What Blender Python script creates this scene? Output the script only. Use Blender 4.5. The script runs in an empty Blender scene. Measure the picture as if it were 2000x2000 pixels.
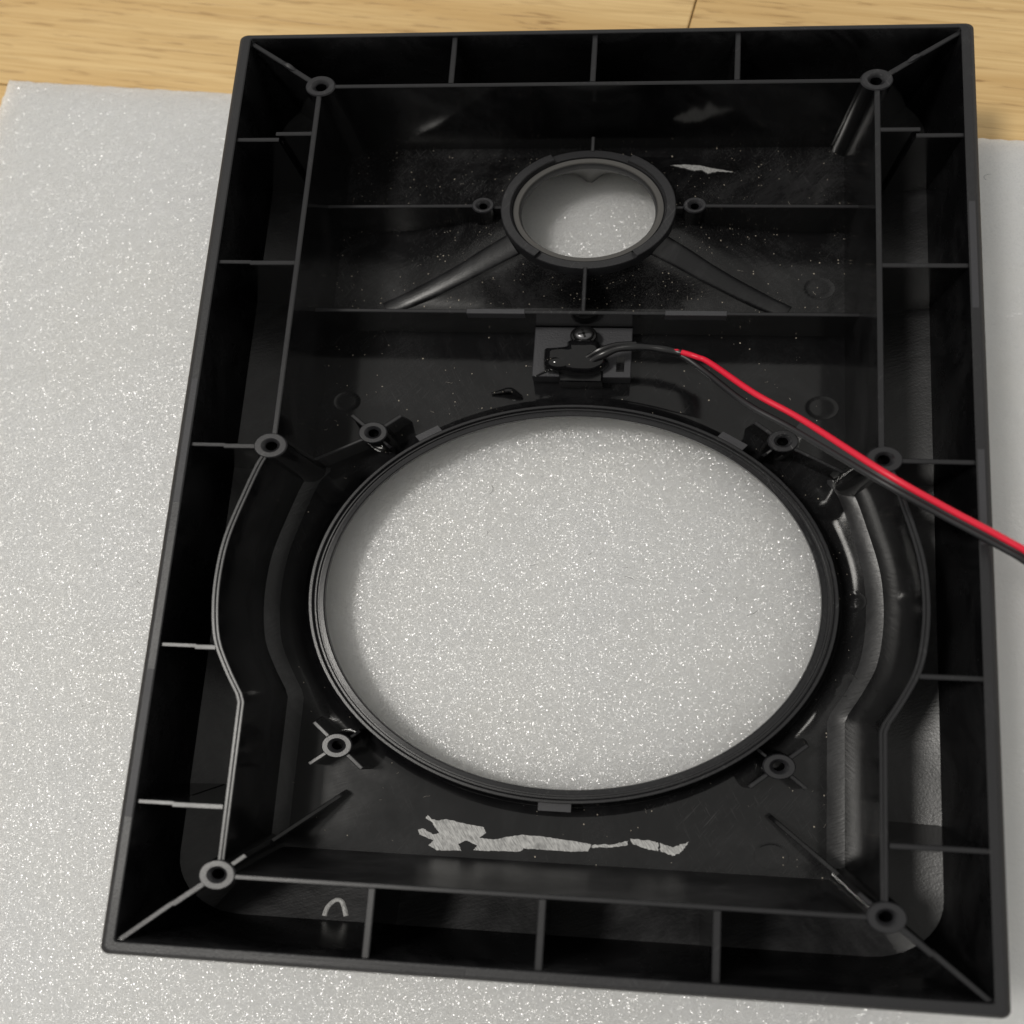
import bpy, math, random
from mathutils import Vector, Matrix
random.seed(7)
R = math.radians
scene = bpy.context.scene

# ---------------------------------------------------------------- panel space
# Everything is laid out in millimetres on the speaker panel: x to the right,
# y up the panel, z out of its open back (z = 0 is the rim, z = -46 the foam).
# The panel in the photograph is stocky, with oval openings: SHAPE holds those
# proportions.
SHAPE = Matrix(((0.9997, 0.0162, 0.0030), (0, 0.7599, -0.1032), (0, 0, 0.9873)))
FOAM_Z, FLOOR_Z = -46.0, -53.0
def P(x, y, z):
    v = SHAPE @ Vector((x, y, z - FLOOR_Z))
    return v * 0.001

# ---------------------------------------------------------------- camera
cam = bpy.data.cameras.new('camera')
cam.sensor_width = 36.0
cam.lens = 36.0 * 2023.77 / 2000.0
cam.clip_start, cam.clip_end = 0.01, 50
cam_ob = bpy.data.objects.new('camera', cam)
scene.collection.objects.link(cam_ob)
q = Matrix(((0.9949, 0.0505, -0.0871), (-0.0282, 0.9704, 0.2399), (0.0967, -0.2362, 0.9669)))
m = q.transposed().to_quaternion().to_matrix().to_4x4()
m.translation = P(13.2335, -74.6686, 283.853)
cam_ob.matrix_world = m
cam.dof.use_dof = True; cam.dof.focus_distance = 0.325; cam.dof.aperture_fstop = 9.0
scene.camera = cam_ob

# ---------------------------------------------------------------- light
world = bpy.data.worlds.new('World'); scene.world = world; world.use_nodes = True
bg = world.node_tree.nodes['Background']
bg.inputs['Color'].default_value = (1.0, 0.98, 0.93, 1)
bg.inputs['Strength'].default_value = 0.46
def lamp(name, loc, target, size, power, color):
    l = bpy.data.lights.new(name, 'AREA'); l.shape = 'DISK'; l.size = size
    l.energy = power; l.color = color
    o = bpy.data.objects.new(name, l); scene.collection.objects.link(o)
    o.location = loc
    o.rotation_euler = (Vector(target) - Vector(loc)).to_track_quat('-Z', 'Y').to_euler()
    return o
lamp('ceiling_lamp', (-0.88, -0.06, 1.92), (0, 0, 0), 0.32, 20.5, (1.0, 0.965, 0.905))

scene.render.engine = 'CYCLES'
scene.cycles.use_denoising = True
scene.cycles.max_bounces = 5
scene.cycles.diffuse_bounces = 3; scene.cycles.glossy_bounces = 4
vs = scene.view_settings
vs.view_transform = 'Standard'; vs.look = 'None'; vs.exposure = 0.0; vs.gamma = 1.0
vs.use_curve_mapping = False

# ---------------------------------------------------------------- materials
class NT:
    def __init__(self, name):
        self.m = bpy.data.materials.new(name); self.m.use_nodes = True
        self.t = self.m.node_tree; self.b = self.t.nodes['Principled BSDF']
        self.tc = self.t.nodes.new('ShaderNodeTexCoord')
    def n(self, kind, **kw):
        nd = self.t.nodes.new('ShaderNode' + kind)
        for k, v in kw.items():
            if k in nd.inputs: nd.inputs[k].default_value = v
            else: setattr(nd, k, v)
        return nd
    def l(self, a, b): self.t.links.new(a, b)
    def mapping(self, scale=(1, 1, 1), rot=(0, 0, 0)):
        rt = self.n('Mapping'); rt.inputs['Rotation'].default_value = rot
        mp = self.n('Mapping'); mp.inputs['Scale'].default_value = scale
        self.l(self.tc.outputs['Object'], rt.inputs['Vector']); self.l(rt.outputs['Vector'], mp.inputs['Vector'])
        return mp.outputs['Vector']
    def noise(self, scale, detail=3, rough=.5, vec=None, distortion=0):
        nd = self.n('TexNoise', Scale=scale, Detail=detail, Roughness=rough, Distortion=distortion)
        self.l(vec if vec else self.tc.outputs['Object'], nd.inputs['Vector']); return nd.outputs['Fac']
    def ramp(self, fac, a, b, ca=(0, 0, 0, 1), cb=(1, 1, 1, 1)):
        r = self.n('ValToRGB'); e = r.color_ramp.elements
        e[0].position, e[1].position, e[0].color, e[1].color = a, b, ca, cb
        self.l(fac, r.inputs['Fac']); return r.outputs['Color']
    def math(self, op, a, b=None, clamp=False):
        nd = self.n('Math', operation=op, use_clamp=clamp)
        for i, v in enumerate((a, b)):
            if v is None: continue
            if isinstance(v, (int, float)): nd.inputs[i].default_value = v
            else: self.l(v, nd.inputs[i])
        return nd.outputs[0]
    def mix(self, fac, a, b):
        nd = self.n('Mix', data_type='RGBA')
        for i, v in ((0, fac), (6, a), (7, b)):
            if isinstance(v, (int, float, tuple)): nd.inputs[i].default_value = v
            else: self.l(v, nd.inputs[i])
        return nd.outputs[2]
    def bump(self, h, strength, dist, prev=None):
        nd = self.n('Bump', Strength=strength, Distance=dist); self.l(h, nd.inputs['Height'])
        if prev: self.l(prev, nd.inputs['Normal'])
        return nd.outputs['Normal']

def plastic(name, base=0.010, rough=0.22, dust=0.0, scuff=0.0, grain=0.0, grain_scale=3500, wave=0.0002, dust_at=0.5, smudge=0.0, hatch=0.0):
    M = NT(name); col = (base, base, base * 1.12, 1)
    M.b.inputs['Specular IOR Level'].default_value = 0.5
    rn = M.noise(60, 4, .6)
    rgh = M.math('MULTIPLY_ADD', rn, .14); M.t.nodes[-1].inputs[2].default_value = rough - .07
    color = None
    nrm = M.bump(M.noise(28, 2), .5, wave)
    if grain: nrm = M.bump(M.noise(grain_scale, 2), grain, .00012, nrm)
    if hatch: nrm = M.bump(M.noise(1500, 3, .6, M.mapping((1, .05, 1), (0, 0, 1.25))), hatch, .00016, nrm)
    if smudge:
        k = M.math('MULTIPLY', M.ramp(M.noise(21, 6, .72, None, 1.2), .44, .70), smudge)
        k = M.math('MULTIPLY', k, M.math('MULTIPLY_ADD', M.noise(1400, 2, .6, M.mapping((1, .12, 1), (0, 0, .9))), 1.1)); M.t.nodes[-2].inputs[2].default_value = .1
        color = M.mix(k, col, (.075, .075, .078, 1)); rgh = M.math('MAXIMUM', rgh, M.math('MULTIPLY', k, .6))
    if scuff:
        sc = M.math('MAXIMUM', M.noise(2600, 2, .6, M.mapping((1, .05, 1), (0, 0, .7))), M.noise(2600, 2, .6, M.mapping((1, .07, 1), (0, 0, -.5))))
        area = M.ramp(M.noise(26, 4, .65), .48, .72)
        k = M.math('MULTIPLY', M.ramp(sc, .60, .74), area); k = M.math('MULTIPLY', k, scuff)
        color = M.mix(k, color if color else col, (.17, .17, .17, 1))
        rgh = M.math('MAXIMUM', rgh, M.math('MULTIPLY', k, .55))
    if dust:
        vo = M.n('TexVoronoi', Scale=1000.0, Randomness=1.0, feature='F1')
        M.l(M.mapping((1, 1, 1)), vo.inputs['Vector'])
        sep = M.n('SeparateColor'); M.l(vo.outputs['Color'], sep.inputs[0])
        size = M.math('MULTIPLY_ADD', M.math('MULTIPLY', sep.outputs[1], sep.outputs[1]), .20); M.t.nodes[-1].inputs[2].default_value = .05
        dot = M.math('LESS_THAN', vo.outputs['Distance'], size)
        area = M.ramp(M.noise(17, 4, .6), dust_at - .12, dust_at + .16)
        keep = M.math('GREATER_THAN', M.math('MULTIPLY', area, dust), sep.outputs[0])
        k = M.math('MULTIPLY', dot, keep)
        tint = M.mix(sep.outputs[1], (.28, .28, .275, 1), (.42, .37, .30, 1))
        film = M.math('MULTIPLY', M.math('MULTIPLY', M.ramp(M.noise(2600, 2), .48, .72), area), dust * .35)
        color = M.mix(film, color if color else col, (.16, .155, .15, 1))
        k2 = M.math('MULTIPLY', k, M.math('MULTIPLY_ADD', sep.outputs[2], .65))
        color = M.mix(k2, color if color else col, tint)
        rgh = M.math('MAXIMUM', rgh, M.math('MULTIPLY', k, .9))
    if color: M.l(color, M.b.inputs['Base Color'])
    else: M.b.inputs['Base Color'].default_value = col
    M.l(rgh, M.b.inputs['Roughness']); M.l(nrm, M.b.inputs['Normal'])
    return M.m

MAT = {}
MAT['gloss'] = plastic('gloss_black_plastic', 0.004, 0.16)
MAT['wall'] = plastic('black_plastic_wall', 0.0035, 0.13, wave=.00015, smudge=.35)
MAT['floor'] = plastic('dusty_black_plastic', 0.005, 0.11, dust=.16, scuff=.2, smudge=.25, hatch=.05)
MAT['tweeter_floor'] = plastic('very_dusty_black_plastic', 0.005, 0.2, dust=.42, scuff=.35, dust_at=.42, smudge=.6, hatch=.2)
MAT['edge_floor'] = plastic('moulded_black_plastic', 0.008, 0.34, grain=.3, grain_scale=1700, smudge=.7, hatch=.3)
MAT['outer_inside'] = plastic('outer_wall_inside', .0045, .27, wave=.00015, smudge=.4)
MAT['margin'] = plastic('matt_black_margin', .008, .33, scuff=.3, smudge=.8, hatch=.5)
MAT['scuffed'] = plastic('scuffed_black_plastic', .008, .36, scuff=.6, smudge=.9)
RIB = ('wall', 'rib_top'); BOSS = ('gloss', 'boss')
MAT['satin'] = plastic('satin_black_plastic', 0.016, 0.42, scuff=.4, grain=.6, grain_scale=2000)
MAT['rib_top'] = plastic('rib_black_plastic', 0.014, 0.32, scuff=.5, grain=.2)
MAT['boss'] = plastic('worn_boss_plastic', 0.02, 0.31, scuff=.9, grain=.25)
MAT['pebbled'] = plastic('pebbled_black_plastic', .04, .55, grain=.9, grain_scale=1900)
MAT['ring'] = plastic('woofer_ring_plastic', .014, .28, scuff=.6, grain=.2)
MAT['glue'] = plastic('hot_glue_black', .006, .10, dust=.25, wave=.0004)

def simple(name, col, rough, spec=.5, **kw):
    M = NT(name); M.b.inputs['Base Color'].default_value = (*col, 1)
    M.b.inputs['Roughness'].default_value = rough; M.b.inputs['Specular IOR Level'].default_value = spec
    for k, v in kw.items(): M.b.inputs[k].default_value = v
    M.l(M.bump(M.noise(900, 2), .15, .0001), M.b.inputs['Normal'])
    return M.m
MAT['front'] = simple('throat_bounce_grey', (.10, .10, .10), .5)  # horn throat: light bounced off the foam is put into this lighter grey
MAT['bronze'] = simple('worn_gasket_shelf', (.075, .072, .068), .5)
MAT['red_wire'] = simple('red_wire_insulation', (.80, .014, .045), .36)
MAT['black_wire'] = simple('black_wire_insulation', (.016, .016, .018), .42)
MAT['shrink'] = simple('heat_shrink_sleeve', (.010, .010, .011), .28)
MAT['steel'] = simple('black_screw_steel', (.14, .14, .145), .3, Metallic=.9)
MAT['lint'] = simple('dark_lint', (.06, .055, .05), .8)
MAT['crumb'] = simple('pale_crumb', (.38, .35, .31), .8)

def residue_material():
    M = NT('scraped_grey_residue')
    v = M.mapping((1, .16, 1), (0, 0, -.62))
    st = M.noise(3200, 3, .65, v); bl = M.noise(150, 3)
    c = M.mix(M.ramp(st, .30, .62), (.20, .20, .20, 1), (.62, .62, .61, 1))
    c = M.mix(M.ramp(bl, .60, .75), c, (.14, .14, .14, 1))
    M.l(c, M.b.inputs['Base Color']); M.b.inputs['Roughness'].default_value = .55
    M.l(M.bump(st, .5, .0002), M.b.inputs['Normal'])
    return M.m
MAT['residue'] = residue_material()
MAT['smear'] = plastic('dull_smeared_plastic', .010, .34, scuff=.8, smudge=1.0)

def foam_material():
    M = NT('white_foam')
    big = M.ramp(M.noise(16, 5, .65), .35, .65)
    c = M.mix(big, (.925, .895, .80, 1), (.945, .925, .855, 1))
    M.l(c, M.b.inputs['Base Color'])
    M.b.inputs['Roughness'].default_value = .5
    M.b.inputs['Specular IOR Level'].default_value = .3
    M.b.inputs['Subsurface Weight'].default_value = 1.0
    M.b.inputs['Subsurface Radius'].default_value = (1, .99, .95)
    M.b.inputs['Subsurface Scale'].default_value = .033
    # shiny cell skins, each tilted its own way
    wob = M.n('TexNoise', Scale=900.0, Detail=1.0); M.l(M.tc.outputs['Object'], wob.inputs['Vector'])
    add = M.n('VectorMath', operation='MULTIPLY_ADD')
    add.inputs[1].default_value = (.0011, .0011, 0)
    M.l(wob.outputs['Color'], add.inputs[0]); M.l(M.tc.outputs['Object'], add.inputs[2])
    vec = M.bump(M.noise(75, 4, .6), .7, .0022)
    for sc_, k in ((1950.0, .58), (3400.0, .46)):
        vo = M.n('TexVoronoi', Scale=sc_, feature='F1', Randomness=1.0)
        M.l(add.outputs[0], vo.inputs['Vector'])
        ctr = M.n('VectorMath', operation='SUBTRACT'); ctr.inputs[1].default_value = (.5, .5, .5); M.l(vo.outputs['Color'], ctr.inputs[0])
        mul = M.n('VectorMath', operation='MULTIPLY_ADD'); mul.inputs[1].default_value = (k, k, 0)
        M.l(ctr.outputs[0], mul.inputs[0]); M.l(vec, mul.inputs[2]); vec = mul.outputs[0]
    nz = M.n('VectorMath', operation='NORMALIZE'); M.l(vec, nz.inputs[0])
    M.b.inputs['Coat Weight'].default_value = 1.0
    M.b.inputs['Coat Roughness'].default_value = .24
    M.b.inputs['Coat IOR'].default_value = 1.68
    M.l(nz.outputs[0], M.b.inputs['Coat Normal'])
    M.l(M.bump(M.noise(700, 2), .5, .0003, M.bump(M.noise(30, 2), .5, .0012)), M.b.inputs['Normal'])
    return M.m
MAT['foam'] = foam_material()

GRAIN = 0.125
def wood_material():
    M = NT('oak_plank')
    oi = M.n('ObjectInfo')
    off = M.n('VectorMath', operation='MULTIPLY_ADD')
    comb = M.n('CombineXYZ'); M.l(oi.outputs['Random'], comb.inputs[0]); M.l(oi.outputs['Random'], comb.inputs[1])
    off.inputs[1].default_value = (3.1, 1.7, 0); M.l(comb.outputs[0], off.inputs[0])
    rot = M.mapping((1, 1, 1), (0, 0, GRAIN)); M.l(rot, off.inputs[2])
    def stretch(sx, sy):
        mp = M.n('Mapping'); mp.inputs['Scale'].default_value = (sx, sy, 1); M.l(off.outputs[0], mp.inputs['Vector']); return mp.outputs['Vector']
    broad = M.noise(1, 3, .55, stretch(3.2, 52), .8)
    fine = M.noise(1, 4, .6, stretch(14, 620), .6)
    pore = M.noise(1, 3, .55, stretch(40, 560), .4)
    c = M.mix(M.ramp(broad, .32, .70), (.66, .43, .18, 1), (.84, .61, .30, 1))
    c = M.mix(M.math('MULTIPLY', M.ramp(fine, .42, .66), .55), c, (.56, .35, .135, 1))
    pk = M.math('MULTIPLY', M.ramp(pore, .55, .66), M.ramp(broad, .34, .60, (1, 1, 1, 1), (.3, .3, .3, 1)))
    c = M.mix(M.math('MULTIPLY', pk, .75), c, (.27, .135, .045, 1))
    M.l(c, M.b.inputs['Base Color'])
    M.b.inputs['Roughness'].default_value = .34
    M.l(M.bump(M.math('SUBTRACT', 1.0, pk), .35, .0003), M.b.inputs['Normal'])
    return M.m
MAT['wood'] = wood_material()

# ---------------------------------------------------------------- mesh helpers
class MB:
    def __init__(self): self.v, self.f, self.mi = [], [], []
    def add(self, vs, fs, mi=None):
        o = len(self.v); self.v += vs; self.f += [tuple(i + o for i in f) for f in fs]
        self.mi += mi if mi else [0] * len(fs); return self
    def loft(self, loops, closed=True, cap0=False, cap1=False, bands=None, sides=None):
        n = len(loops[0]); vs = [p for lp in loops for p in lp]; fs = []; mi = []
        for k in range(len(loops) - 1):
            for i in range(n if closed else n - 1):
                j = (i + 1) % n
                fs.append((k * n + i, k * n + j, (k + 1) * n + j, (k + 1) * n + i))
                mi.append(bands[k] if bands else sides[i] if sides else 0)
        mi += [0] * (bool(cap0) + bool(cap1))
        if cap0: fs.append(tuple(range(n))[::-1])
        if cap1: fs.append(tuple((len(loops) - 1) * n + i for i in range(n)))
        return self.add(vs, fs, mi)
    def lathe(self, cx, cy, prof, n=48, a0=0, a1=2 * math.pi, bands=None):
        full = abs(a1 - a0 - 2 * math.pi) < 1e-6
        cnt = n if full else n + 1
        loops = [[(cx + r * math.cos(a0 + (a1 - a0) * i / n), cy + r * math.sin(a0 + (a1 - a0) * i / n), z) for i in range(cnt)] for r, z in prof]
        return self.loft(loops, full, bands=bands)
    def wall(self, pts, t, zt, zb, ch=.28):
        n = len(pts); zt = zt if isinstance(zt, list) else [zt] * n; zb = zb if isinstance(zb, list) else [zb] * n
        loops = []
        for i in range(n):
            a = Vector(pts[max(i - 1, 0)]); b = Vector(pts[min(i + 1, n - 1)]); p = Vector(pts[i])
            d1 = (p - a).normalized() if i else (b - p).normalized()
            d2 = (b - p).normalized() if i < n - 1 else d1
            d = (d1 + d2).normalized(); k = 1 / max(.5, d.dot(d1)); nn = Vector((-d.y, d.x)) * k
            h = t / 2
            loops.append([(p.x + nn.x * s, p.y + nn.y * s, z) for s, z in
                          ((h, zb[i]), (h, zt[i] - ch), (h - ch, zt[i]), (ch - h, zt[i]), (-h, zt[i] - ch), (-h, zb[i]))])
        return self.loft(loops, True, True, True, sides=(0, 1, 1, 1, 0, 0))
    def box(self, x0, x1, y0, y1, z0, z1, c=.3):
        def rc(i): return [(x0 + i, y0 + i), (x1 - i, y0 + i), (x1 - i, y1 - i), (x0 + i, y1 - i)]
        return self.loft([[(x, y, z0) for x, y in rc(0)], [(x, y, z1 - c) for x, y in rc(0)], [(x, y, z1) for x, y in rc(c)]], True, True, True)
    def tube(self, pts, r, n=12, k=6, flat=1.0):
        pts = spline(pts, k); m = len(pts); rr = r if callable(r) else (lambda u: r)
        loops = []; up = Vector((0, 0, 1))
        for i, p in enumerate(pts):
            p = Vector(p); d = (Vector(pts[min(i + 1, m - 1)]) - Vector(pts[max(i - 1, 0)])).normalized()
            s = d.cross(up).normalized(); u = s.cross(d); rad = rr(i / (m - 1))
            loops.append([tuple(p + s * math.cos(a) * rad + u * math.sin(a) * rad * flat) for a in (2 * math.pi * j / n for j in range(n))])
        return self.loft(loops, True, True, True)
    def build(self, name, mat, parent=None, sharp=32):
        org = parent.get('_o') if parent is not None else None
        o3 = Vector(org) if org else Vector((0, 0, 0))
        me = bpy.data.meshes.new(name)
        me.from_pydata([tuple(P(*p) - o3) for p in self.v], [], self.f)
        me.polygons.foreach_set('material_index', self.mi)
        me.validate(); me.update()
        import bmesh
        bm = bmesh.new(); bm.from_mesh(me); bmesh.ops.recalc_face_normals(bm, faces=bm.faces); bm.to_mesh(me); bm.free()
        me.shade_smooth(); me.set_sharp_from_angle(angle=R(sharp))
        for mm in ((mat,) if isinstance(mat, str) else mat): me.materials.append(MAT[mm])
        if isinstance(mat, str):
            for pl in me.polygons: pl.material_index = 0
        ob = bpy.data.objects.new(name, me); scene.collection.objects.link(ob)
        if parent is not None: ob.parent = parent; ob['_o'] = tuple(o3)
        return ob

def spline(pts, k):
    out = []; n = len(pts)
    for i in range(n - 1):
        p0, p1, p2, p3 = (Vector(pts[max(0, min(n - 1, j))]) for j in (i - 1, i, i + 1, i + 2))
        for s in range(k):
            t = s / k
            out.append(tuple(.5 * ((2 * p1) + (p2 - p0) * t + (2 * p0 - 5 * p1 + 4 * p2 - p3) * t * t + (3 * p1 - p0 - 3 * p2 + p3) * t ** 3)))
    out.append(tuple(pts[-1])); return out
def rrect(hx, hy, r, n=8, z=0, cx=0, cy=0):
    out = []
    for (sx, sy, a) in ((1, 1, 0), (-1, 1, 90), (-1, -1, 180), (1, -1, 270)):
        for i in range(n + 1):
            t = R(a + 90 * i / n)
            out.append((cx + sx * (hx - r) + r * math.cos(t), cy + sy * (hy - r) + r * math.sin(t), z))
    return out
def root(name, loc, label, cat, group=None):
    o = bpy.data.objects.new(name, None); scene.collection.objects.link(o)
    o.empty_display_size = .01
    w = P(*loc); o.location = w; o['_o'] = tuple(w)
    o['label'] = label; o['category'] = cat
    if group: o['group'] = group
    return o
def tag(o, label, cat): o['label'] = label; o['category'] = cat; return o
def raycast(poly, cx, cy, a):
    dx, dy = math.cos(a), math.sin(a); best = 1e9
    for i in range(len(poly)):
        x1, y1 = poly[i][0] - cx, poly[i][1] - cy; x2, y2 = poly[(i + 1) % len(poly)][0] - cx, poly[(i + 1) % len(poly)][1] - cy
        ex, ey = x2 - x1, y2 - y1; det = dx * ey - dy * ex
        if abs(det) < 1e-9: continue
        t = (x1 * ey - y1 * ex) / det; u = (x1 * dy - y1 * dx) / det
        if t > 0 and -1e-6 <= u <= 1 + 1e-6: best = min(best, t)
    return best
def angles(poly, cx, cy, n):
    s = {round(2 * math.pi * i / n, 5) for i in range(n)} | {round(math.atan2(y - cy, x - cx) % (2 * math.pi), 5) for x, y in poly}
    return sorted(s)

# ---------------------------------------------------------------- wooden floor
g = bpy.data.objects.new('floor', None)
fm = MB(); fm.box(-900, 900, -1000, 1000, FLOOR_Z - 14, FLOOR_Z - 6, .1)
floor = fm.build('floor', 'wood'); floor['kind'] = 'structure'; floor['_o'] = (0, 0, 0)
bpy.data.objects.remove(g)
ca, sa = math.cos(-.158), math.sin(-.158)
def along(u, v): return (-226 + u * ca - v * sa, 203.6 + u * sa + v * ca)
PW = 146.0
for row, ends in ((-3, (-700, 300, 1100)), (-2, (-700, 60, 1100)), (-1, (-700, 520, 1100)), (0, (-700, 250.5, 1100)), (1, (-700, 560, 1100)), (2, (-700, 120, 1100))):
    for a, b in zip(ends[:-1], ends[1:]):
        def ring(i, z):
            return [(*along(u, v), z) for u, v in ((a + .25 + i, row * PW + .25 + i), (b - .25 - i, row * PW + .25 + i), (b - .25 - i, row * PW + PW - .25 - i), (a + .25 + i, row * PW + PW - .25 - i))]
        pm = MB().loft([ring(0, FLOOR_Z - 5.9), ring(0, FLOOR_Z - .5), ring(.5, FLOOR_Z)], True, True, True)
        pm.build('plank', 'wood', floor)

# ---------------------------------------------------------------- foam sheet
def foam_pt(u, v): # u along the top edge, v down from it
    c, s = math.cos(-.1015), math.sin(-.1015)
    return (-224.3 + u * c + v * s, 201.2 + u * s - v * c)
fb = MB(); NX, NY = 150, 150; LX, LY = 520.0, 640.0
def edge_jit(): return random.uniform(-.35, .35)
def foam_loop(inset, z, jit):
    pts = []; n = 420
    per = 2 * (LX + LY)
    for i in range(n * 2):
        d = per * i / (n * 2)
        if d < LX: u, v = d, 0
        elif d < LX + LY: u, v = LX, d - LX
        elif d < 2 * LX + LY: u, v = LX - (d - LX - LY), LY
        else: u, v = 0, LY - (d - 2 * LX - LY)
        u = min(max(u, inset), LX - inset) + jit * edge_jit(); v = min(max(v, inset), LY - inset) + jit * edge_jit()
        pts.append((*foam_pt(u, v), z))
    return pts
fb.loft([foam_loop(.4, FLOOR_Z, .6), foam_loop(0, FLOOR_Z + 1.2, 1), foam_loop(0, FOAM_Z - 1.0, 1), foam_loop(.4, FOAM_Z - .3, 1), foam_loop(1.3, FOAM_Z, 0)], True, True, True)
foam = fb.build('foam_sheet', 'foam')
tag(foam, 'white sparkling packing foam sheet lying on the oak floor', 'foam sheet')

# ---------------------------------------------------------------- the speaker baffle
B = root('speaker_baffle', (0, 0, FOAM_Z), 'black plastic speaker baffle lying face down on white foam, ribbed back showing', 'speaker baffle')
D = -42.0
WX, WY, WR = 1.0, -50.9, 80.0        # woofer opening
TX, TY = 0.3, 115.3                  # tweeter opening

# frame outline (one side; mirrored)
ARC = spline([(86.3, 0), (89.6, -5), (93.4, -19.5), (96.7, -35), (97.8, -48), (97.5, -61), (95.6, -74), (91.6, -84.5), (87.2, -93.5)], 5) + [(86.3, -96.5)]
FRAME = [(86.3, 158.3)] + ARC + [(86.0, -156.2)]
FRAME = [(-x, y) for x, y in FRAME[::-1]] + FRAME     # open at the top and bottom bars
LOWER = [(-x, y) for x, y in ([(86.3, 66.6)] + ARC + [(86.0, -156.2)])[::-1]] + [(86.3, 66.6)] + ARC + [(86.0, -156.2)]
UPPER = [(-86.3, 66.6), (86.3, 66.6), (86.3, 158.3), (-86.3, 158.3)]

# outer wall
L = lambda hx, hy, r, z: rrect(hx, hy, r, 10, z)
L2 = lambda hx, hy, r, z: rrect(hx, hy, r, 10, z, 0, .85)
ow = MB().loft([L(114.2, 183.2, 4, -45.95), L(115, 184, 3, -44), L(115, 184, 2.6, -1.3), L(113.9, 182.9, 2.0, -.34), L(113.5, 182.5, 2.0, -.28),
                L(113.3, 182.3, 2.0, 0), L2(111.3, 180.5, 1.0, 0), L2(111.0, 180.2, .8, -.3), L2(110.9, 180.1, 4, -8), L(110.8, 180.2, 14, -24), L(110.6, 179.8, 21, -36.4)],
               bands=(1, 1, 1, 1, 1, 1, 1, 0, 0, 0))
ow.build('outer_wall', ('outer_inside', 'satin'), B, 40)

for y0, y1 in ((-23, 27), (-138, -86)): MB().box(-113.2, -111.35, y0, y1, -.5, .08, .05).build('textured_rim_strip', 'pebbled', B)
for y0, y1 in ((60, 104), (-30, 5)): MB().box(111.35, 113.2, y0, y1, -.5, .07, .05).build('textured_rim_strip', 'pebbled', B)
MB().box(-76, -18, -181.9, -180.6, -.5, .10, .05).build('textured_rim_strip', 'rib_top', B)
# sloping floor of the outer channel
aa = angles(FRAME, 0, 0, 200); outer = rrect(111.1, 180.1, 21, 10)
def rim_loop(t, z):
    out = []
    for a in aa:
        r0 = raycast(FRAME, 0, 0, a) - .4; r1 = raycast([p[:2] for p in outer], 0, 0, a); r = r0 + (r1 - r0) * t
        out.append((r * math.cos(a), r * math.sin(a), z))
    return out
MB().loft([rim_loop(0, D + .2), rim_loop(.25, D + .6), rim_loop(.6, D + 2.4), rim_loop(1, D + 5.4)]).build('channel_floor', 'edge_floor', B, 60)

# woofer compartment floor with the fillet that rises to the ring
aw = angles(LOWER, WX, WY, 220)
def wl(fr, z, off=0):
    out = []
    for a in aw:
        r1 = raycast(LOWER, WX, WY, a); r = fr if off == 0 else fr + (r1 - fr) * off
        out.append((WX + r * math.cos(a), WY + r * math.sin(a), z))
    return out
def side_x(y):
    pts = [(86.3, 200)] + ARC + [(86, -200)]
    for (x0, y0), (x1, y1) in zip(pts[:-1], pts[1:]):
        if y1 <= y <= y0: return x0 + (x1 - x0) * (y0 - y) / max(y0 - y1, 1e-6)
    return 86.0
def rise(x, y): return 0.0
FP = [(79.8, -32), (80.3, -35.5), (81.2, -38), (82.8, -40.2), (85.0, -41.5), (87.5, D), (400, D)]
def zfloor(x, y):
    if y > 66: return ztw(x, y)
    r = math.hypot(x - WX, y - WY)
    for (r0, z0), (r1, z1) in zip(FP[:-1], FP[1:]):
        if r0 <= r <= r1: return z0 + (z1 - z0) * (r - r0) / (r1 - r0) + rise(x, y)
    return -32
def swell(lp):   # the floor curls up where it meets the side walls
    return [(x, y, z + rise(x, y)) for x, y, z in lp]
wf = MB().loft([wl(79.8, -32), wl(80.3, -35.5), wl(81.2, -38), wl(82.8, -40.2), wl(85.0, -41.5)] + [swell(wl(87.5, D, k)) for k in (.001, .2, .35, .5, .62, .74, .84, .92, 1)])
wf.build('woofer_compartment_floor', 'floor', B, 40)
for s in (-1, 1):   # matt strip where the floor curls up to the side wall
    ys = [2 - 153.0 * i / 90 for i in range(91)]
    MB().loft([[(s * (side_x(y) - d), y, D + .04 + (1.45 if y > -95 else .95) * (1 + .05 * math.sin(y * .13)) * (max(0, 6 - d) / 6) ** 1.7) for y in ys] for d in (6.4, 5.2, 4, 3, 2, 1, .3)], False).build('matt_margin', 'margin', B, 60)

# tweeter compartment floor: the back of the horn swells up to the ring
at = angles(UPPER + [(TX + 66, TY - 37.5), (TX - 66, TY - 37.5), (TX + 66, TY + 37.5), (TX - 66, TY + 37.5)], TX, TY, 120)
def tl(k):
    out = []
    for a in at:
        rb = min(1 / max(abs(math.cos(a)) / 66, abs(math.sin(a)) / 37.5, 1e-6), raycast(UPPER, TX, TY, a) - 1.5)
        r1 = raycast(UPPER, TX, TY, a)
        if k <= 1:
            r = 27.6 + (rb - 27.6) * k; e = 1 - (1 - k) ** 1.6; z = -28 + (D + 28) * e
        else: r = rb + (r1 - rb) * (k - 1); z = D
        out.append((TX + r * math.cos(a), TY + r * math.sin(a), z))
    return out
MB().loft([tl(k) for k in (0, .12, .3, .5, .75, 1, 1.5, 2)]).build('tweeter_compartment_floor', 'tweeter_floor', B, 24)

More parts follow.
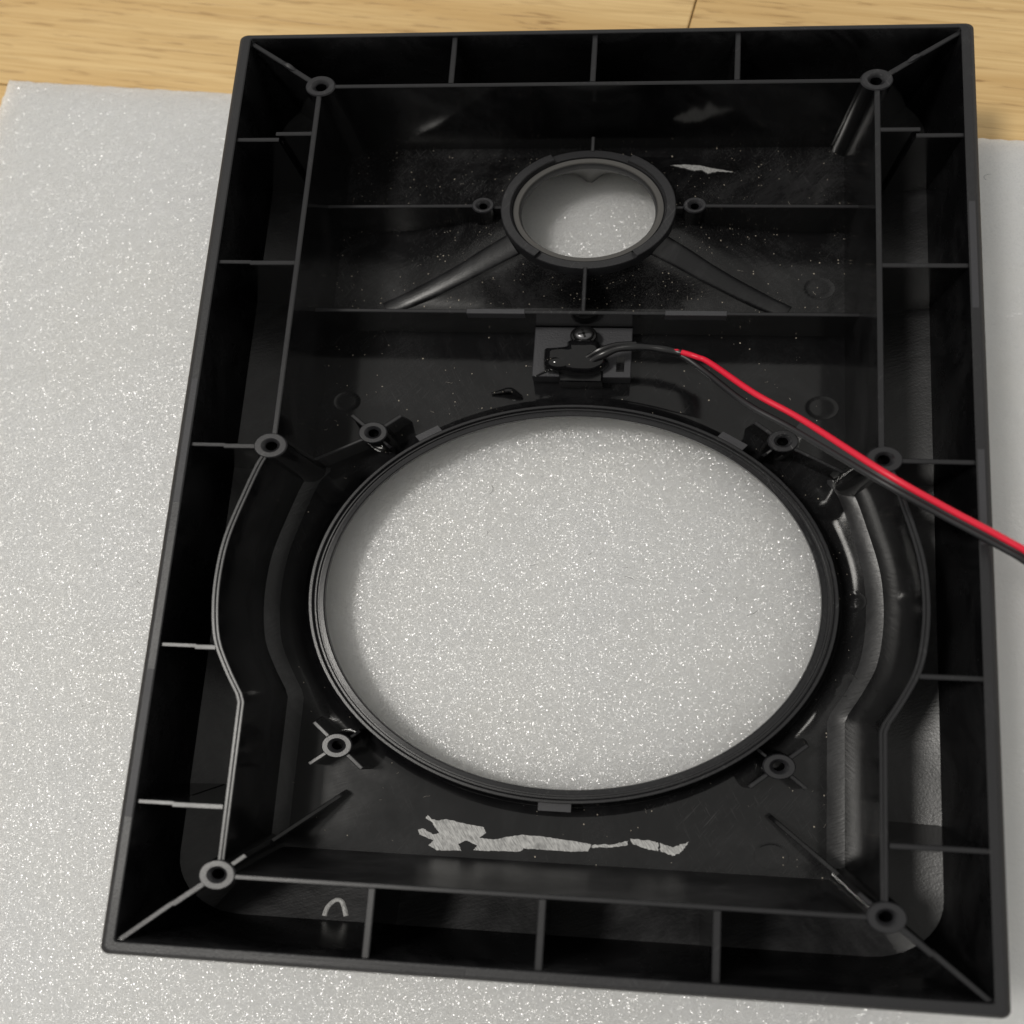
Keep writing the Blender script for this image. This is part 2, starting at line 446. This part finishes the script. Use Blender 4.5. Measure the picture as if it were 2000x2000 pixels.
def ztw(x, y):
    a = math.atan2(y - TY, x - TX); r = math.hypot(x - TX, y - TY)
    rb = min(1 / max(abs(math.cos(a)) / 66, abs(math.sin(a)) / 37.5, 1e-6), raycast(UPPER, TX, TY, a) - 1.5)
    k = min(max((r - 27.6) / (rb - 27.6), 0), 1); return -28 + (D + 28) * (1 - (1 - k) ** 1.6)
for s in (-1, 1):   # ridges where the horn's back is creased
    pts = [(s * x, y, ztw(s * x, y) + dz) for x, y, dz in ((23.6, 100.9, .3), (31, 97.2, .3), (40, 92.0, .2), (50, 86.4, .15), (60, 80.8, .1), (67, 76.8, .1))]
    MB().tube(pts, lambda u: 5.2 - 2.2 * u, 18, 5, .24).build('horn_ridge', 'edge_floor', B, 60)
# frame walls
def frame_wall(pts, name='frame_wall', t=1.7, zt=-1.0, mat=RIB):
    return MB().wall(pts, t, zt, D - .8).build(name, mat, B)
frame_wall([(-82, 158.3), (82, 158.3)]); frame_wall([(-82, -156.2), (82, -156.2)], mat=('scuffed', 'rib_top'))
for s in (-1, 1):
    frame_wall([(s * 86.3, 154.5), (s * 86.3, 4)])
    arc = [(s * x, y) for x, y in ARC]
    MB().wall([p for p in arc if p[1] < -3] + [(s * 86.0, -152)], 1.05, -1.0, D - .8, .2).build('curved_frame_wall', RIB, B)
    inner = [(s * (x - .95), y) for x, y in ARC if y < -3] + [(s * 85.2, -152)]
    MB().wall(inner, .9, -1.45, D - .8, .2).build('curved_wall_ledge', RIB, B)

# ribs across the outer channel
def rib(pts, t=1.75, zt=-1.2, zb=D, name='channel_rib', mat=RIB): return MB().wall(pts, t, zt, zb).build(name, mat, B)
for x in (-44.3, .3, 44.6):
    rib([(x, 159.3), (x, 181.2)]); rib([(x, -157.2), (x, -181.2)], 2.0)
for s, inner in ((-1, {77.6: 87, .3: 91, -77.2: 95.2, -133.2: 87}), (1, {77.8: 87, .3: 91, -77.0: 95.2, -133.4: 87})):
    for y, xi in inner.items():
        if s < 0:
            rib([(s * xi, y), (s * 101, y - .1)], 2.0); rib([(s * 100.8, y + .3), (s * 112, y + .3)], 1.7, -1.3)
        else: rib([(s * xi, y), (s * 112, y)], 1.9)
    rib([(s * 87, 136.2), (s * 98.6, 136.2)], 1.8); rib([(s * 97.4, 133.5), (s * 112.2, 133.5)], 1.8)
    rib([(s * 98, 133.0), (s * 98, 136.7)], .9, -6)
# diagonal ribs into the rim corners
for sx, sy, by in ((-1, 1, 158.3), (1, 1, 158.3), (-1, -1, -156), (1, -1, -156)):
    a = Vector((sx * 86.3, by)); b = Vector((sx * 111.9, sy * 180.9)); d = (b - a).normalized()
    k = .42
    rib([tuple(a + d * 4.2), tuple(a + (b - a) * k)], 2.0, -1.2, D, 'corner_rib')
    n = Vector((-d.y, d.x)) * .35 * sx
    rib([tuple(a + (b - a) * (k - .03) + n), tuple(b)], 1.8, -1.5, D, 'corner_rib')
    if sy > 0:
        c = a + (b - a) * (k + .02)
        MB().tube([tuple((*(c - d * 3), -1.4)), tuple((*c, -1.0)), tuple((*(c + d * 2.4), -1.5))], lambda u: .35 + .75 * math.sin(math.pi * u) ** .7, 8, 5).build('torn_plastic_burr', 'boss', B)

# screw bosses
def boss(x, y, r, rh, zt, zb, name='screw_boss', mat=BOSS, lean=(0, 0)):
    h = zt - zb
    prof = [(r * 1.10, zb), (r, zt - .5), (r - .35, zt), (rh + 1.15, zt), (rh + .9, zt - .25), (rh + .15, zt - 1.0), (rh, zt - 1.3), (rh * .9, zt - min(9, h - 1)), (0.01, zt - min(9, h - 1))]
    b = MB().lathe(x, y, prof, 40, bands=(0, 1, 1, 1, 1, 1, 0, 0)).build(name, mat, B, 28)
    return b
for s in (-1, 1):
    boss(s * 86.1, 158.3, 4.9, 1.75, -.6, D - .5)
    boss(s * 86.9, .6, 5.0, 1.75, -.6, D - .5)
    boss(s * 86.0, -155.8, 5.0, 1.75, -.6, D - .5)
WB = [(-64.1, 14.9), (64.2, 15.0), (-64.8, -113.6), (64.1, -113.1)]
for x, y in WB:
    boss(x, y, 4.7, 1.7, -29.5, D - .5, 'woofer_boss')
    dx, dy = Vector((x - WX, y - WY)).normalized()
    for kx, ky, ln, end in ((dx, dy, 11, 1), (-dx, -dy, 8.5, 0), (-dy, dx, 11.5, 1), (dy, -dx, 11.5, 1)):
        tang = abs(kx * dx + ky * dy) < .5
        if tang and y > 0 and ky < 0:   # long web to the tall boss beside it
            tx, ty = (math.copysign(82.3, x), 2.6)
            MB().wall([(x + kx * 3.5, y + ky * 3.5), (tx, ty)], 1.2, -30.2, D - .3).build('boss_web', RIB, B); continue
        p0 = (x + kx * 3.6, y + ky * 3.6); p1 = (x + kx * ln, y + ky * ln); p2 = (x + kx * (ln + 1.6), y + ky * (ln + 1.6))
        if end: MB().wall([p0, p1, p2], 1.5, [-30.6, -30.8, -40.8], D - .3).build('boss_fin', RIB, B)
        else: MB().wall([p0, (x + kx * 6.4, y + ky * 6.4), p1], 1.1, [-31.5, -32.5, -31.2], D - .3).build('boss_fin', RIB, B)
for s in (-1, 1):
    boss(TX + s * 34.2, 116.2, 3.7, 1.35, -22, D, 'tweeter_boss')
    MB().wall([(TX + s * 27.8, 116), (TX + s * 31.2, 116)], 1.1, -23.5, -36).build('boss_fin', RIB, B)
    MB().wall([(s * 86, 115.6), (TX + s * 37.2, 116.0)], 1.45, -22.2, D).build('tweeter_bar', RIB, B)

# bar between the compartments, with two pebbled pads on its edge
bar = MB().wall([(-86, 66.8), (86, 66.8)], 1.6, -22, D - .3).build('divider_bar', RIB, B)
for a, b in ((-36.2, -17.6), (26.4, 45.5)): MB().box(a, b, 65.7, 67.9, -26, -21.75, .2).build('pebbled_pad', 'pebbled', bar)
MB().wall([(.8, 67), (.6, 88)], 1.3, [-22.3, -23.5], D).build('centre_rib', RIB, B)
MB().wall([(.7, 143), (.7, 149.2), (.7, 152)], 1.3, [-23.5, -22.5, -41], D).build('centre_rib', RIB, B)
# concave fillets at the foot of the divider and of the bottom bar
def fillet(x0, x1, y, s, r, name):
    prof = [(y + s * (r - r * math.cos(t)), D + .05 + r - r * math.sin(t)) for t in (R(90 * i / 8) for i in range(9))]
    prof = [(y + s * (r - r * math.cos(R(90 * i / 8))), D + .06 + r * (1 - math.sin(R(90 * i / 8)))) for i in range(9)]
    n = 14
    MB().loft([[(x0 + (x1 - x0) * j / n, py, pz) for j in range(n + 1)] for py, pz in prof], False).build(name, 'scuffed', B, 60)

# woofer ring
wr = MB().lathe(WX, WY, [(80.6, -38), (80.1, -30.4), (79.8, -30.05), (79.0, -30.05), (78.8, -30.3), (78.6, -31.5), (78.25, -31.5), (78.15, -30.9), (77.75, -30.9),
     (77.65, -31.7), (77.1, -31.7), (76.95, -31.40), (75.6, -31.2), (75.25, -31.6), (75.3, -33.4), (77.5, -37), (84.5, -45.8)], 144).build('woofer_ring', 'ring', B, 26)
def tab(a, ln=9.6, r0=79.6, r1=83.4):
    ca_, sa_ = math.cos(a), math.sin(a)
    def pt(r, t): return (WX + r * ca_ - t * sa_, WY + r * sa_ + t * ca_)
    mb = MB(); h = ln / 2
    mb.loft([[(*pt(r, t), z) for r, t in ((r0, -h), (r1, -h), (r1, h), (r0, h))] for z in (-36, -32.6)], True, True, True)
    return mb.build('clip_tab', 'pebbled', wr)
tab(R(-90 - .2)); tab(math.atan2(15 - WY, -46 - WX), 8.5); tab(math.atan2(15.8 - WY, 49.5 - WX), 9.5)

# tweeter ring
MB().lathe(TX, TY + .2, [(28.6, -34), (28.2, -24.2), (27.9, -23.8), (24.9, -23.8), (24.7, -24.3), (24.6, -24.9), (22.6, -24.9), (22.4, -25.2), (22.0, -26.5), (21.9, -28)], 96).build('tweeter_ring', 'satin', B, 30)
MB().lathe(TX, TY + .2, [(24.45, -24.8), (24.4, -24.35), (22.7, -24.45), (22.4, -24.9)], 96).build('gasket_shelf', 'bronze', B, 30)
for a0, a1 in ((R(118), R(235)), (R(-54), R(61))):
    MB().lathe(TX, TY + .2, [(28.3, -24.5), (28.3, -22.3), (28.0, -22), (25.4, -22), (25.1, -22.3), (25.1, -24.5)], 40, a0, a1).build('raised_lip', 'satin', B, 30)
# horn throat flaring out to the front, seen through the opening
def th(k):
    out = []
    for i in range(96):
        a = 2 * math.pi * i / 96; c, s_ = math.cos(a), math.sin(a)
        rb = 1 / max(abs(c) / 66, abs(s_) / 32.8, 1e-6)
        rb -= 6.2 * math.exp(-((a - R(91.5)) / .13) ** 2)
        r = 21.9 + (rb - 21.9) * k ** 1.3
        out.append((TX + r * c, TY + .2 + r * s_, -27.9 - 17.9 * k))
    return out
MB().loft([th(k / 6) for k in range(7)]).build('horn_throat', 'front', B, 40)

# corner fins that run in from the two lower bosses
for s in (-1, 1):
    MB().wall([(s * 82.4, -152.2), (s * 79.2, -149.0)], 1.5, -1.3, D, .2).build('corner_fin', RIB, B)
    MB().wall([(s * 79.6, -149.4), (s * 63.6, -133.4), (s * 62.8, -132.6)], 1.5, [-24, -37.4, -38.2], D - .2, .2).build('corner_fin', 'wall', B)

# moulding marks on the floors
def disc(x, y, r, h, name, mat, dome=0.0):
    loops = [[(x + k * math.cos(t), y + k * math.sin(t), zfloor(x + k * math.cos(t), y + k * math.sin(t)) + dz) for t in (2 * math.pi * i / 36 for i in range(36))]
             for k, dz in ((r + .25, -.3), (r, h), (r - .3, h), (r - .5, .05 + dome * .3), (r * .6, .05 + dome * .8), (r * .25, .05 + dome), (.02, .05 + dome))]
    return MB().loft(loops).build(name, mat, B, 30)
for x, y, r in ((-77.1, 32.5, 4.7), (77.3, 88.3, 5.2), (78.2, 33.5, 5.4), (64.1, -148, 4.9), (84.4, -81.6, 5.0)):
    disc(x, y, r, .10, 'ejector_mark', 'floor' if y < 66 else 'tweeter_floor')
disc(87.4, -48.4, 4.4, .12, 'moulded_disc', 'floor', .1)

# scraped residue near the bottom edge
def sheet(pts, z, name, mat, th=.12):
    from mathutils.geometry import tessellate_polygon
    mb = MB().loft([[(x, y, z - th) for x, y in pts], [(x, y, z) for x, y in pts]], True)
    mb.add([(x, y, z) for x, y in pts], [tuple(t) for t in tessellate_polygon([[Vector((x, y, 0)) for x, y in pts]])])
    return mb.build(name, mat, B, 30)
def rough(pts, amp, k=9):
    out = []
    for i, a in enumerate(pts):
        b = pts[(i + 1) % len(pts)]
        for j in range(k):
            t = j / k; out.append((a[0] + (b[0] - a[0]) * t + random.uniform(-amp, amp), a[1] + (b[1] - a[1]) * t + random.uniform(-amp, amp)))
    return out
RES1 = [(-37.6, -140.0), (-36.4, -141.6), (-34.2, -142.0), (-32.0, -141.2), (-26, -142.6), (-20.4, -143.4), (-19.6, -145.6), (-21.5, -147.6), (-17, -148), (-13, -146.6), (-9, -145.6), (-3, -145.6), (3, -146.4), (9, -147.0),
        (12, -147.6), (11, -150.2), (6, -150.8), (-2, -150.6), (-8, -150.6), (-9, -151.8), (-17, -152.2), (-23, -152.4), (-22.0, -150.6), (-25.4, -148.8), (-27.6, -150.4), (-26.6, -152.8), (-34, -153.2), (-36.6, -151.6), (-35.2, -149.6),
        (-39.6, -147.6), (-40.2, -145.9), (-38.6, -145.2), (-35.5, -147.4), (-33.6, -146.6), (-35.4, -144.4), (-36.0, -142.8), (-38.2, -141.4)]
sheet(rough(RES1, .13), D + .20, 'scraped_residue', 'residue')
sheet(rough([(12.2, -147.7), (18, -147.2), (22.6, -145.4), (22.4, -147.2), (17, -148.4), (12.0, -148.8)], .22), D + .20, 'scraped_residue', 'residue')
sheet(rough([(23, -144.6), (29, -144.9), (31.6, -145.6), (31.4, -148.6), (28.6, -148.2), (24, -146.6)], .20), D + .20, 'scraped_residue', 'residue')
sheet(rough([(32, -145.6), (36, -146.8), (40.2, -144.6), (38.2, -148.6), (36.0, -150.0), (32, -148.6)], .22), D + .20, 'scraped_residue', 'residue')
# chalky crescent in the bottom channel, torn film beside the tweeter, melted flash above the woofer
cz = D + 1.35
MB().tube([(-64.8, -178.6, cz + 3.5), (-64.2, -175.6, cz + 2.6), (-62.2, -173.2, cz + 1.9), (-60.2, -173.8, cz + 2.1), (-58.4, -178.2, cz + 3.4)], .8, 6, 5, .5).build('chalk_mark', 'residue', B)
film = rough([(27, 146.0), (31, 147.2), (36, 146.8), (41, 145.0), (48.5, 142.2), (43, 142.6), (39.5, 140.6), (37.5, 143.2), (34.5, 142.4), (32, 144.2)], .25)
MB().loft([[(x, y, ztw(x, y) - .4) for x, y in film], [(x, y, ztw(x, y) + .35) for x, y in film]], True, False, True).build('torn_film', 'residue', B, 30)
MB().tube([(-28.5, 37.0, -41.3), (-25, 37.9, -40.6), (-22.4, 38.4, -39.8), (-20.4, 37.2, -40.4), (-18.4, 35.8, -41.4)], lambda u: .5 + .7 * math.sin(math.pi * u), 8, 6).build('melted_flash', 'glue', B)

# ---------------------------------------------------------------- bracket with screw and glued block
K = root('cable_bracket', (1, 55, D), 'small pebbled black bracket screwed under the divider bar, holding the cable', 'bracket')
MB().box(-15.0, 16.8, 43.1, 65.8, D, -35, .25).build('base_plate', 'pebbled', K)
MB().box(12.0, 14.6, 45.6, 52.4, -35.2, -34.96, .05).build('pocket', 'wall', K)
MB().lathe(1.1, 60.3, [(4.6, -35.2), (4.3, -30.6), (4.0, -30.2), (3.3, -30.2), (3.2, -30.6)], 36).build('screw_post', 'gloss', K)
sc = MB().lathe(1.1, 60.5, [(3.15, -31), (3.1, -29.9), (2.6, -29.2), (1.4, -28.9), (.01, -28.85)], 32).build('screw', 'steel', K, 50)
for a in (.3, .3 + math.pi / 2):
    c, s_ = math.cos(a), math.sin(a)
    MB().loft([[(1.1 + c * t - s_ * w, 60.5 + s_ * t + c * w, z) for t, w in ((-1.9, -.38), (1.9, -.38), (1.9, .38), (-1.9, .38))] for z in (-29.6, -28.78)], True, True, True).build('cross_slot', 'wall', sc)
MB().box(-6.2, 7.8, 40.6, 55.2, D, -34.0, .5).build('clamp_block', 'wall', K)
bl = [(-11.2, 54.2), (-4.6, 55.2), (-4.0, 57.6), (-1.5, 58.6), (4.0, 58.4), (6.6, 57.2), (7.6, 52.6), (9.5, 48), (5, 44.0), (-1, 43.6), (-6, 44.8), (-10.6, 45.4)]
def inset(pts, k):
    cx = sum(p[0] for p in pts) / len(pts); cy = sum(p[1] for p in pts) / len(pts); return [(cx + (x - cx) * k, cy + (y - cy) * k) for x, y in pts]
bl2 = [p[:2] for p in spline([(x, y, 0) for x, y in bl + bl[:1]], 4)][:-1]
MB().loft([[(x, y, z) for x, y in inset(bl2, k)] for k, z in ((1.0, -35.2), (1.03, -33.6), (1.0, -31.6), (.92, -30.0), (.76, -28.8), (.5, -28.1), (.22, -27.8), (.02, -27.8))], True, True, True).build('glue_blob', 'glue', K, 60)
MB().tube([(-10.5, 45.4, -34.4), (-12.2, 44.2, -34.6), (-13.8, 43.0, -34.4)], lambda u: .5 - .3 * u, 6, 4).build('glue_string', 'glue', K)

MB().loft([[(-6.4 + r * 1.35 * math.cos(t), 47.6 + r * math.sin(t), z) for t in (2 * math.pi * i / 24 for i in range(24))] for r, z in ((3.6, -32.5), (3.4, -30.6), (2.8, -29.3), (1.9, -28.5), (.9, -28.1), (.02, -28.0))]).build('glue_highlight_bulge', 'glue', K, 60)  # extra bulge on the glue, added and shaped to catch a highlight

# ---------------------------------------------------------------- two-core cable
C = root('speaker_cable', (32, 52, -30), 'thin twin red and black cable crossing the baffle to its edge', 'cable')
red = [(29, 52.2, -26.4), (32.4, 51.2, -26.0), (37, 48.8, -25.0), (41.0, 45.6, -23.5), (53.3, 29.8, -14.5), (66.2, 17.6, -9), (85.6, -5.6, 4.0), (101.4, -18.2, 4.8), (114.3, -27.7, 5.2), (124, -35.4, 4.6), (142, -50, -6), (166, -70, -32), (190, -92, -44.3), (216, -118, -44.5)]
blk = [(29, 51.6, -27.4), (33.4, 49.4, -27.2), (40.0, 42.2, -25.4), (51.3, 26.2, -16.6), (64.2, 14.2, -11.0), (84.0, -7.8, 2.6), (100.0, -20.4, 3.6), (113.0, -30.0, 4.2), (123, -37.8, 3.6), (141, -52.2, -7), (165, -72, -33), (189, -94, -44.3), (215, -120, -44.5)]
MB().tube(red, 1.12, 14, 8).build('red_core', 'red_wire', C)
MB().tube(blk, 1.14, 14, 8).build('black_core', 'black_wire', C)
rs, bs = spline(red[5:], 8), spline(blk[4:], 8)
MB().loft([[(p[0], p[1], p[2] - .25) for p in rs], [(p[0], p[1], p[2] - .1) for p in bs], [(p[0], p[1], p[2] + .25) for p in bs], [(p[0], p[1], p[2] + .1) for p in rs]], False).build('web', 'black_wire', C)
hs = [(.2, 45.6, -31.5), (3.4, 48.0, -29.8), (7.2, 50.4, -28.0), (12.0, 52.9, -26.9), (18, 53.7, -26.6), (24, 53.3, -26.7), (29.0, 52.1, -26.6), (32.0, 51.2, -26.4)]
sl = MB().tube(hs, lambda u: 1.75 + .15 * math.sin(u * 26), 16, 7, .85).build('heat_shrink_sleeve', 'shrink', C)
MB().tube([(-.8, 47.2, -30.6), (3.0, 49.8, -28.6), (6.6, 52.2, -26.8), (11.6, 54.4, -26.2), (18, 54.9, -26.0)], .95, 10, 6).build('sleeve_seam', 'shrink', C)

# ---------------------------------------------------------------- lint on the foam
lm = MB()
for i in range(90):
    x, y = random.uniform(-160, 145), random.uniform(-195, 180)
    if not (math.hypot(x - WX, y - WY) < 72 or abs(x) > 120): continue
    a = random.uniform(0, 6.28); pts = [(x, y, FOAM_Z + .25)]
    stp = random.uniform(.25, .9); turn = random.uniform(-.6, .6)
    for k in range(random.choice((2, 3, 5, 6))):
        a += turn + random.uniform(-.4, .4); pts.append((pts[-1][0] + stp * math.cos(a), pts[-1][1] + stp * math.sin(a), FOAM_Z + random.uniform(.15, .5)))
    lm.tube(pts, .055, 4, 2)
lint = lm.build('lint', 'lint'); lint['kind'] = 'stuff'
tag(lint, 'fine dark lint fibres scattered over the white foam', 'lint')

fm = MB()
for i in range(150):
    x, y = random.uniform(-84, 84), random.uniform(-152, 150)
    if math.hypot(x - WX, y - WY) < 88 or abs(y - 66) < 4 or math.hypot(x - TX, y - TY) < 31: continue
    a = random.uniform(0, 6.28); stp = random.uniform(.2, .7); pts = [(x, y, zfloor(x, y) + .18)]
    for k in range(random.choice((1, 2, 3, 4))):
        a += random.uniform(-.7, .7); nx, ny = pts[-1][0] + stp * math.cos(a), pts[-1][1] + stp * math.sin(a); pts.append((nx, ny, zfloor(nx, ny) + random.uniform(.08, .3)))
    fm.tube(pts, random.uniform(.03, .07), 4, 2)
fo = fm.build('dust_fibres', 'crumb', B); fo['kind'] = 'stuff'

for o in scene.objects:
    if '_o' in o: del o['_o']
